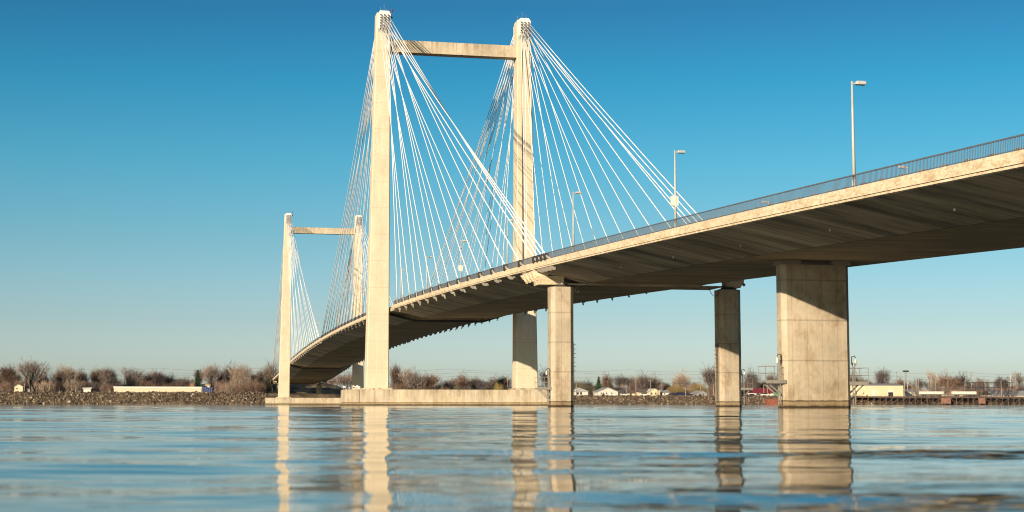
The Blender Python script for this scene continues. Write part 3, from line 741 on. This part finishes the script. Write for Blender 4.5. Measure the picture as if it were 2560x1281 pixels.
tree(2256, 958, 22, 'evergreen', 0, 'dark evergreen beside the right end of the tan warehouse', -480)
tree(2372, 966, 26, 'evergreen', 0, 'green bush left of the dark steel gantry', -480)
LB = 'low leafless brown brush in the row along the far bank'
for px, top, wpx, tw, X in [(52, 940, 46, 1, -400), (112, 945, 60, 2, -398), (128, 938, 50, 1, -404), (186, 940, 64, 2, -401), (216, 945, 50, 1, -404), (238, 950, 50, 4, -402), (286, 940, 44, 4, -412),
        (268, 955, 46, 1, -398), (10, 948, 46, 1, -396), (345, 938, 56, 1, -422), (372, 948, 46, 1, -424), (418, 952, 44, 1, -426), (440, 942, 64, 1, -430), (470, 950, 40, 1, -430), (553, 945, 44, 1, -412),
        (590, 936, 50, 2, -408), (622, 932, 56, 2, -408), (640, 945, 54, 1, -404), (568, 952, 44, 2, -402), (606, 950, 50, 1, -402), (845, 930, 70, 1, -450), (872, 920, 56, 1, -452), (825, 948, 44, 1, -455),
        (1000, 950, 44, 1, -408), (1058, 958, 40, 1, -408), (1110, 962, 40, 1, -412), (1165, 963, 44, 4, -414), (1215, 962, 44, 4, -414), (1268, 958, 34, 4, -410), (1545, 962, 46, 2, -440), (1475, 962, 30, 1, -420),
        (1575, 960, 40, 1, -445), (1660, 958, 50, 1, -450), (1725, 955, 46, 2, -430), (1785, 952, 30, 1, -410), (1866, 955, 40, 1, -470), (1905, 958, 40, 1, -480), (2280, 964, 40, 1, -480), (2292, 960, 26, 3, -470),
        (2328, 966, 32, 1, -470), (2350, 962, 40, 1, -478), (2385, 960, 50, 4, -485), (2416, 958, 44, 1, -485), (2452, 962, 44, 4, -485), (2500, 960, 60, 4, -485), (2540, 964, 50, 1, -485), (2150, 966, 50, 4, -500), (2075, 962, 60, 1, -480)]:
    tree(px, top, wpx, 'brush', tw, LB, X, GB, cat='bush')
gr = random.Random(21)
for a, b, st_, lo_, hi_ in ((-10, 282, 15, 936, 958), (300, 490, 15, 942, 958), (535, 676, 16, 932, 954), (985, 1278, 16, 950, 966), (1340, 1368, 14, 950, 962), (1442, 1790, 16, 952, 968), (1862, 1940, 18, 956, 968), (2200, 2575, 19, 956, 972)):
    x = a
    while x < b:
        tree(x+gr.uniform(-8, 8), gr.uniform(lo_, hi_), gr.uniform(30, 62), 'brush', gr.choice((1, 1, 2, 4, 1, 0)), LB, gr.uniform(-440, -428) if not (1440 < x < 1960) else gr.uniform(-462, -448), GB, cat='bush'); x += st_
LT = 'small leafless tree in the ragged tree line along the far bank'
for a, b, st_, lo_, hi_, X_ in ((-5, 282, 20, 932, 952, -418), (300, 490, 21, 938, 954, -436), (540, 690, 20, 926, 946, -424), (985, 1275, 22, 948, 963, -424), (1442, 1790, 21, 948, 966, -464), (1862, 1945, 24, 952, 966, -484), (2120, 2575, 26, 950, 970, -505)):
    x = a
    while x < b:
        tree(x+gr.uniform(-9, 9), gr.uniform(lo_, hi_), gr.uniform(24, 46), gr.choice(('bare', 'bare', 'thin')), gr.choice((0, 1, 4, 4, 1)), LT, X_+gr.uniform(-5, 5), GT); x += st_*gr.uniform(.6, 1.3)
# far low wood on the horizon
fw_ = MB(); gq = random.Random(5)
for i in range(9000):
    y = gq.uniform(-420, 620); x = gq.uniform(-640, -560); h = (5.6+2.2*math.sin(y*.05)+1.3*math.sin(y*.19+1)) * gq.uniform(.3, 1.0)
    z = hterr(x, y)-.3; zz = z+h*gq.uniform(0, .6)
    ribbon(fw_, (x, y, zz), (x+gq.uniform(-1, 1), y+gq.uniform(-1.2, 1.2), zz+gq.uniform(1, 2.4)), .7, gq)
o = fw_.build('woods', M_twg[4]); setp(o, 'thin line of brown leafless woods on the horizon behind the houses', 'woods', kind='stuff')

# ------------------------------------------------------------------ far bank: buildings
def bx(x0, x1, y0, y1, z0, z1):
    m = MB(); m.box(x0, x1, y0, y1, z0, z1); return m
def building(px0, px1, ptop, X, depth, mw, mr, roof, label, name='house', wins=(), doors=(), pbase=None, rise=0, eave=.5, cat='house', group=None):
    """front wall on the plane X, facing the river; wins / doors: (px0, px1, py0, py1, material)"""
    y0, y1 = yat(px0, X), yat(px1, X); zt = zat((px0+px1)/2, ptop, X)
    zb = min(hterr(X, y0), hterr(X, y1))-.3
    o = empty(name, (X, (y0+y1)/2, zb), label, cat, group)
    def L(mb, n, mt, par=o):
        mb.v = [(v[0]-X, v[1]-(y0+y1)/2, v[2]-zb) for v in mb.v]; return mb.build(n, mt, par)
    m = MB()
    m.box(X-depth, X, y0, y1, zb, zt)
    if roof == 'gable':                                # gable end faces the river
        ym = (y0+y1)/2; m.add([(X-.01, y0, zt), (X-.01, y1, zt), (X-.01, ym, zt+rise)], [(0, 1, 2)])
    L(m, 'wall', mw)
    r = MB(); e_ = eave
    if roof == 'flat': r.box(X-depth-.2, X+.25, y0-.2, y1+.2, zt+.002, zt+max(.25, rise))
    elif roof == 'side':                               # ridge parallel to the river
        xm = X-depth/2
        r.loft([[(X+e_, y, zt-.12), (X+e_, y, zt+.05), (xm, y, zt+rise+.1), (X-depth-e_, y, zt+.05), (X-depth-e_, y, zt-.12), (xm, y, zt+rise-.1)] for y in (y0-e_, y1+e_)])
    elif roof == 'gable':
        ym = (y0+y1)/2
        r.loft([[(x, y0-e_, zt-.15), (x, y0-e_, zt+.02), (x, ym, zt+rise+.15), (x, y1+e_, zt+.02), (x, y1+e_, zt-.15), (x, ym, zt+rise)] for x in (X+e_*.6, X-depth-e_)])
    elif roof == 'hip':
        a = min(depth/2, (y1-y0)/2)*.9; xm = X-depth/2
        r.add([(X+e_, y0-e_, zt), (X+e_, y1+e_, zt), (X-depth-e_, y1+e_, zt), (X-depth-e_, y0-e_, zt), (xm, y0+a, zt+rise), (xm, y1-a, zt+rise)],
              [(0, 1, 5, 4), (1, 2, 5), (2, 3, 4, 5), (3, 0, 4), (0, 3, 2, 1)])
    elif roof == 'arc':
        n = 8; r.loft([[(X+.2-(depth+.4)*i/n, y, zt+.02+rise*math.sin(PI*i/n)) for i in range(n+1)]+[(X-depth-.2, y, zt-.1), (X+.2, y, zt-.1)] for y in (y0-.2, y1+.2)])
    L(r, 'roof', mr)
    for (a, b, c, d, mt) in wins:
        m = MB(); m.box(X+.003, X+.05, yat(a, X), yat(b, X), max(zb+.3, zat(a, d, X)), zat(a, c, X)); L(m, 'window', mt)
    for (a, b, c, d, mt) in doors:
        m = MB(); m.box(X+.003, X+.06, yat(a, X), yat(b, X), max(zb+.2, zat(a, d, X)), zat(a, c, X)); L(m, 'door', mt)
    return o
G = M_glass; Wt = M_white
def w_(*xs, w=3, t=976, b=980, m=None): return [(x, x+w, t, b, m or G) for x in xs]
building(284, 503, 971.5, -380, 10, M_tan, M_white, 'flat', 'long low cream building with a white roof edge on the left bank', 'low_building', rise=.75, cat='building')
b_ = MB(); Xb = -379.7; ya, yb = yat(504, Xb), yat(531, Xb); zz = zat(517, 969, Xb); zb = hterr(Xb, ya)-.1
n_ = 10
for i in range(n_):
    y0 = ya+(yb-ya)*i/n_; y1 = ya+(yb-ya)*(i+1)/n_; b_.loft([[(Xb+.25*(i % 2), y0, zb), (Xb+.2*((i+1) % 2), y1, zb), (Xb-5, y1, zb), (Xb-5, y0, zb)], [(Xb-.1*(i % 2), y0, zz+.12*(i % 3)), (Xb, y1, zz+.12*((i+1) % 3)), (Xb-5, y1, zz), (Xb-5, y0, zz)]])
setp(b_.build('tarpaulin_cover', M_blue), 'dark blue tarpaulin bulk against the right end of the long low building', 'tarpaulin')
building(34, 56, 967, -396, 6, M_tan, M_grey, 'gable', 'small pale gabled house under the biggest bare tree', rise=1.0, wins=w_(40, t=970, b=974))
building(58, 74, 972, -398, 5, M_grey, M_brownroof, 'side', 'small grey shed under the biggest bare tree', 'shed', rise=.6, cat='shed')
building(208, 226, 972, -398, 5, M_white, M_white, 'side', 'little white-roofed hut in the brush left of the long low building', 'shed', rise=.5, cat='shed')
building(408, 432, 964, -432, 7, M_tan, M_grey, 'side', 'small pale house showing above the middle of the long low building', rise=.6, wins=w_(414, 424, t=966, b=968))
building(474, 486, 958, -418, 6, M_brick, M_brownroof, 'hip', 'brick house with a steep roof left of the tall dark conifer', rise=1.9)
building(488, 524, 964, -424, 7, M_white, M_tan, 'side', 'pale house behind the foot of the tall dark conifer', rise=.7)
building(1438, 1470, 979, -400, 9, M_white, M_white, 'hip', 'white hip-roofed house right beside the foremost octagonal column', rise=1.7, wins=w_(1442, 1450, w=5, t=981, b=987))
building(1495, 1545, 980, -396, 9, M_white, M_grey, 'gable', 'white house with a grey gabled roof beside the dark pointed conifer', rise=1.9, wins=w_(1502, 1515, 1528, t=982, b=986), doors=[(1508, 1510, 982, 990, G)])
building(1548, 1588, 983, -404, 8, M_tan, M_brownroof, 'side', 'dark-roofed low house right of the white gabled house', rise=1.4, wins=w_(1555, 1575, t=984, b=988, w=4))
building(1598, 1622, 981, -400, 8, M_tan, M_brownroof, 'side', 'tan house with brown roof beside the arched cream one', rise=1.5, wins=w_(1603, 1612, t=983, b=987))
building(1623, 1650, 979, -398, 8, M_cream, M_white, 'gable', 'cream gabled house in the middle between the octagonal columns', rise=1.2, wins=w_(1628, 1638, t=982, b=987))
building(1655, 1672, 982, -400, 7, M_white, M_grey, 'side', 'narrow white house left of the navy-roofed building', rise=1.2, wins=w_(1660, t=984, b=987))
building(1676, 1742, 989, -392, 12, M_white, M_navy, 'hip', 'long low building with a dark navy roof between the octagonal columns', 'low_building', rise=1.5, cat='building')
building(1741, 1768, 984, -402, 8, M_grey, M_grey, 'gable', 'grey gabled house right of the navy-roofed building', rise=1.2, wins=w_(1748, 1757, t=985, b=989))
building(1862, 1888, 976, -440, 10, M_brick, M_tan, 'flat', 'flat orange-brick building left of the red-roofed one', 'shop_building', rise=.5, wins=w_(1868, 1876, t=979, b=984, w=5), cat='building')
building(1888, 1936, 983, -425, 10, M_white, M_redroof, 'side', 'low white building with a bright dark-red roof behind the platform', 'shop_building', rise=2.2, wins=w_(1893, 1902, 1912, 1922, t=984, b=988, w=4), cat='building')
building(1936, 1944, 983, -424, 4, M_green, M_green, 'flat', 'small bright green cabin beside the red-roofed building', 'cabin', rise=.2, cat='cabin')
building(2122, 2259, 964, -412, 24, M_cream, M_grey, 'arc', 'large tan metal warehouse right of the wall pier', 'warehouse', rise=1.1, wins=[(2138, 2142, 982, 987, G), (2158, 2160, 982, 986, G)],
         doors=[(2179, 2191, 975, 991, Wt), (2221, 2233, 975, 981, Wt), (2221, 2233, 981.3, 991, G)], cat='warehouse')
building(2261, 2290, 980, -430, 10, M_white, M_grey, 'side', 'white shed with a grey roof at the right end of the tan warehouse', 'shed', rise=1.1, cat='shed')
building(2262, 2324, 977, -446, 10, M_white, M_white, 'flat', 'long white flat-roofed building behind the trailers', 'low_building', rise=.4, cat='building')
building(2376, 2520, 977, -450, 10, M_tan, M_white, 'flat', 'long low pale building behind the right trailer and the steel gantry', 'low_building', rise=.4, cat='building')
building(2482, 2575, 989, -414, 12, M_white, M_grey, 'side', 'broad shed with a pale grey sloping roof at the right edge', 'shed', rise=2.4, cat='shed')
building(2516, 2575, 975, -470, 14, M_rust, M_brownroof, 'flat', 'brown flat building behind the shed at the right edge', 'low_building', rise=.4, cat='building')

def trailer(px0, px1, top, X, label):
    y0, y1 = yat(px0, X), yat(px1, X); z0 = hterr(X, y0); zt = zat(px0, top, X)
    o = empty('semi_trailer', (X, (y0+y1)/2, z0), label, 'trailer', 'white semi-trailers parked by the wharf'); hl = (y1-y0)/2
    m = MB(); m.bevbox(-2.5, 0, -hl, hl, 1.0, zt-z0, .08); m.build('cargo_box', M_white, o)
    for yy in (-hl+1.2, -hl+2.4, hl-2.5):
        q = MB(); q.tube([(.02, yy, .5), (-.4, yy, .5)], .5, 12); q.build('wheel', M_dark, o)
    q = MB(); q.box(-2.2, -.3, -hl+.3, hl-.3, .75, .99); q.build('chassis', M_dark, o)
trailer(2303, 2362, 979, -400, 'white semi-trailer, the left one behind the timber wharf')
trailer(2385, 2442, 979, -400, 'white semi-trailer, the right one behind the timber wharf')

def car(px, X, mt, label):
    y = yat(px, X); z = hterr(X, y); o = empty('parked_car', (X, y, z), label, 'car', 'cars parked on the far bank')
    m = MB(); m.loft([[(-.85, -2.1, .3), (.85, -2.1, .3), (.85, 2.1, .3), (-.85, 2.1, .3)], [(-.88, -2.15, .8), (.88, -2.15, .8), (.88, 2.15, .75), (-.88, 2.15, .75)], [(-.8, -2.05, .95), (.8, -2.05, .95), (.8, 2.0, .9), (-.8, 2.0, .9)]])
    m.build('body', mt, o)
    m = MB(); m.loft([[(-.75, -1.5, .93), (.75, -1.5, .93), (.75, 1.1, .93), (-.75, 1.1, .93)], [(-.6, -.9, 1.42), (.6, -.9, 1.42), (.6, .6, 1.42), (-.6, .6, 1.42)]]); m.build('cabin', M_glass, o)
    for yy in (-1.35, 1.35):
        for xx in (-.8, .8): q = MB(); q.tube([(xx-.1, yy, .32), (xx+.1, yy, .32)], .32, 10); q.build('wheel', M_dark, o)
car(1914, -392, M_white, 'white car parked left of the wall pier ladder'); car(1880, -412, M_navy, 'dark car before the orange-brick building'); car(1898, -412, M_steel, 'grey car before the red-roofed building')
car(1612, -388, M_white, 'white car before the tan house between the octagonal columns'); car(1562, -388, M_white, 'white car before the dark-roofed low house')

# rusty barge at the bank
m = MB(); Xg = -371; y0, y1 = yat(1920, Xg), yat(1949, Xg); m.loft([[(Xg-5, y0+.6, -.5), (Xg, y0+.6, -.5), (Xg, y1-.3, -.5), (Xg-5, y1-.3, -.5)], [(Xg-5, y0, 2.3), (Xg+.2, y0, 2.3), (Xg+.2, y1, 2.3), (Xg-5, y1, 2.3)]])
m.box(Xg-.3, Xg+.3, y0-.1, y1+.1, 2.3, 2.6); m.box(Xg+.2, Xg+.34, y0, y1, 1.2, 1.4); setp(m.build('barge', M_rust), 'rust-red steel barge moored at the bank just left of the wall pier', 'barge')

# timber wharf
XW_ = -376; wy0, wy1 = yat(2126, XW_), yat(2575, XW_); zw = zat(2300, 992.5, XW_)
wh = empty('timber_wharf', (XW_, wy0, 0), 'long dark timber wharf on braced piles at the right of the waterline', 'wharf')
m = MB(); m.box(-7, .3, 0, wy1-wy0, zw-.45, zw); m.build('wharf_deck', M_wood, wh)
step = 2.95; n_ = int((wy1-wy0)/step)
for i in range(n_+1):
    y = i*step
    if y > wy1-wy0-.3: break
    q = MB(); q.tube([(.1, y, -1), (.1, y, zw-.46)], .17, 6); q.build('pile', M_wood, wh); q = MB(); q.tube([(-3.3, y+.2, -1), (-3.3, y+.2, zw-.46)], .17, 6); q.build('pile', M_wood, wh)
    if i < n_ and i not in (19, 20, 30):
        q = MB(); a, b = ((.3, 2.6) if i % 2 == 0 else (2.6, .3)) if i > 8 else (.3, 2.6)
        q.bar((.25, y+.2, a), (.25, y+step-.2, b), .16); q.build('brace', M_wood, wh); q = MB(); q.bar((-3, y+.3, 2.4), (-3, y+step-.2, .4), .18); q.build('brace', M_wood, wh)
for a, b in ((2352, 2376), (2446, 2462)):
    q = MB(); q.box(.0, .25, yat(a, XW_)-wy0, yat(b, XW_)-wy0, .5, zw-.6); q.build('plank_panel', M_brick, wh)
q = MB()
y = 1.0
while y < wy1-wy0: q.bar((.2, y, zw), (.2, y, zw+.9), .07); y += 2.4
q.bar((.2, .4, zw+.9), (.2, wy1-wy0-.4, zw+.9), .05); q.build('guard_rail', M_pole, wh)

# steel gantry behind the wharf
def gantry(px0, px1, label):
    Xq = -408; o = empty('steel_gantry', (Xq, yat(px0, Xq), 0), label, 'gantry', 'dark steel gantries behind the wharf'); ya = 0; yb = yat(px1, Xq)-yat(px0, Xq); zt = zat(px0, 957, Xq); zb = hterr(Xq, yat(px0, Xq))-.2
    for z in (zt, zt-1.2*1.9):
        for x in (0, -4): q = MB(); q.bar((x, ya-.8, z), (x, yb+.8, z), .28); q.build('beam', M_dark, o)
    k = 0; n = max(3, int(abs(yb)/4.2))
    for i in range(n+1):
        y = ya+(yb-ya)*i/n
        for x in (0, -4): q = MB(); q.bar((x, y, zb), (x, y, zt-.1), .2); q.build('post', M_wood if i % 2 else M_dark, o)
gantry(2423, 2464, 'dark flat-topped steel gantry above the right trailer'); gantry(2470, 2512, 'dark flat-topped steel gantry above the shed at the right edge')
gantry(2522, 2532, 'small dark steel gantry nearest to the right edge')

# poles, street lights, wires
def upole(px, top, X, label, arms=1, dark=False, grp='utility poles on the far bank'):
    y = yat(px, X); z = hterr(X, y)-.2; zt = zat(px, top, X); o = empty('utility_pole', (X, y, z), label, 'utility pole', grp)
    m = MB(); m.tube([(0, 0, 0), (0, 0, zt-z)], [.2, .13], 6); m.build('pole', M_dark if dark else M_pole, o)
    for a in range(arms): q = MB(); q.bar((0, -1.2, zt-z-.6-a*1.0), (0, 1.2, zt-z-.6-a*1.0), .14); q.build('cross_arm', M_pole, o)
    return Vector((X, y, zt-.5))
P = []
LPD = 'thin timber utility pole on the far bank'
for px, top, X, lb, ar in [(60, 958, -395, 'short timber pole under the biggest bare tree', 0), (189, 962, -395, 'short pale pole in the brush left of the long low building', 0), (310, 928, -430, 'pale utility pole behind the left part of the long low building', 0),
        (469, 940, -440, 'utility pole left of the tall dark conifer', 1), (537, 952, -425, 'short pole right of the blue-ended building', 1), (1105, 957, -410, 'pole above the near footing, left of the small low evergreen', 0),
        (1232, 951, -410, 'pole left of the near tower right leg, at the orange-brown bush', 0), (1269, 939, -415, 'tallest pole just left of the near tower right leg', 1), (1441, 950, -400, 'pole next to the right side of the foremost column', 0),
        (1485, 973, -385, 'short pole standing left of the white gabled house', 0), (1567, 970, -388, 'short pole left of the tallest pole between the columns', 1), (1590, 941, -388, 'tallest pale pole between the two octagonal columns', 2),
        (1627, 949, -392, 'pole with a cross-arm before the cream gabled house', 1), (1575, 957, -440, 'dark pole behind the low house between the columns', 1), (1650, 968, -390, 'thin pole left of the navy-roofed building', 0),
        (1655, 960, -430, 'pole behind the narrow white house', 1), (1714, 968, -388, 'white pole with short arm before the navy-roofed building', 1), (1752, 958, -410, 'pole right of the navy-roofed building', 1), (1784, 962, -390, 'pole just left of the half shaded column', 0),
        (1910, 954, -400, 'pole below the left service platform of the wall pier', 0), (1919, 963, -402, 'shorter pole right beside the one below the left service platform', 0),
        (2186, 944, -500, 'far pole left of the dense dark tree above the warehouse', 1), (2243, 929, -460, 'tall pole above the right part of the tan warehouse', 0), (2262, 948, -405, 'pole at the right end wall of the tan warehouse', 1),
        (2281, 952, -410, 'pole between the warehouse and the left trailer', 2), (2293, 946, -405, 'bare pole at the left end of the left trailer', 0), (2298, 948, -410, 'pole touching the left end of the left trailer', 1),
        (2340, 938, -430, 'dark pole above the right half of the left trailer', 0), (2358, 966, -398, 'short pole right of the left trailer', 1), (2371, 944, -440, 'pole between the two white trailers', 1), (2412, 954, -430, 'pole above the right trailer', 1),
        (2430, 929, -440, 'tall pole with cross-arms above the right trailer', 2), (2465, 950, -430, 'pole between the two dark gantries', 1), (2504, 950, -405, 'pale pole before the second gantry', 0), (2523, 946, -440, 'pole at the small dark gantry', 1),
        (2541, 928, -450, 'thick pale pole near the right edge', 1)]:
    P.append((px, upole(px, top, X, lb, ar)))
y = yat(2266, -450); z = hterr(-450, y); zt = zat(2266, 929, -450)-z
o = empty('lattice_tower', (-450, y, z), 'blue-grey twin-legged lattice tower right of the tan warehouse', 'lattice tower'); 
for dy in (-.9, .9): m = MB(); m.bar((0, dy, -.2), (0, dy*.6, zt), .22); m.build('leg', M_steel, o)
m = MB(); k = 1
while k < zt-1: m.bar((0, -.85, k), (0, .8, k+1), .1); m.bar((0, .85, k), (0, -.8, k+1), .1); k += 1.2
m.build('bracing', M_dark, o); m = MB(); m.bevbox(-.6, .6, -1.5, 1.5, zt-.3, zt+.5, .1); m.build('head_platform', M_dark, o)
for px, top, X, lb in [(2416, 938, -440, 'curved-arm street light above the right trailer'), (2528, 932, -445, 'curved-arm street light left of the thick pale pole'), (2237, 950, -470, 'curved-arm street light above the tan warehouse')]:
    y = yat(px, X); z = hterr(X, y); H = zat(px, top, X)-z; o = empty('street_light', (X, y, z), lb, 'street light', 'street lights on the far bank')
    m = MB(); m.tube([(0, 0, 0), (0, 0, H-1), (0, -.5, H-.3), (0, -1.6, H), (0, -2.4, H-.05)], [.13, .09, .08, .07, .06], 6); m.build('pole', M_steel, o); m = MB(); m.bevbox(-.15, .15, -3.1, -2.3, H-.15, H+.03, .03); m.build('lamp_head', M_steel, o)
wires = [((-470, 560), (0, 16.0), 'uppermost'), ((-470, 560), (0, 14.2), 'second'), ((-430, 560), (0, 12.2), 'third'), ((-410, 560), (0, 10.4), 'lowest')]
for i, (pa, pz, wd) in enumerate([(-455, 17.0, 'uppermost'), (-445, 15.2, 'second highest'), (-430, 13.2, 'third highest'), (-412, 11.0, 'lowest')]):
    m = MB(); pts = []
    span = 46+7*i; y = -340.0
    while y < 560:
        for t in (0, .25, .5, .75): pts.append((pa, y+span*t, pz-1.0*4*t*(1-t)+.3*math.sin(y*.01+i)))
        y += span
    m.tube(pts, .035, 3, False); setp(m.build('power_line', M_dark), wd+' of the thin power lines crossing behind the far bank', 'power line', 'power lines over the far bank')

# gulls on the left end of the near footing
def gull(px, X, label, sc=1.0, fl=1):
    y = yat(px, X); o = empty('gull', (X, y, 2.85), label, 'gull', 'gulls on the near tower footing', rz=0)
    m = MB(); s = sc*1.5
    m.tube([(0, -fl*.26*s, .17*s), (0, -fl*.15*s, .2*s), (0, 0, .22*s), (0, fl*.12*s, .25*s), (0, fl*.17*s, .32*s), (0, fl*.2*s, .37*s), (0, fl*.25*s, .36*s)], [.015*s, .06*s, .09*s, .075*s, .045*s, .05*s, .02*s], 8)
    for q in (-.03, .03): m.tube([(q*s, 0, .16*s), (q*s, 0, 0)], .008*s, 4)
    m.build('body', M_gull, o, True); w2 = MB(); w2.tube([(.06*s, -fl*.3*s, .17*s), (.07*s, -fl*.1*s, .21*s), (.06*s, fl*.08*s, .24*s)], [.01*s, .05*s, .02*s], 6); w2.build('wing', M_gullw, o, True)
    bk = MB(); bk.tube([(0, fl*.24*s, .36*s), (0, fl*.32*s, .345*s)], [.015*s, .004*s], 5); bk.build('beak', M_rust, o)
gull(858, 3.6, 'leftmost white gull at the left end of the near footing'); gull(863, 2.0, 'second white gull, just right of the leftmost one', 1.1, -1); gull(872, 3.0, 'small low gull in the middle of the row on the footing', .7)
gull(887, 2.0, 'gull standing before the far leg shadow, left of two close together', 1.2); gull(898, 2.5, 'rightmost gull, nearest to the near tower left leg', 1.3, -1)
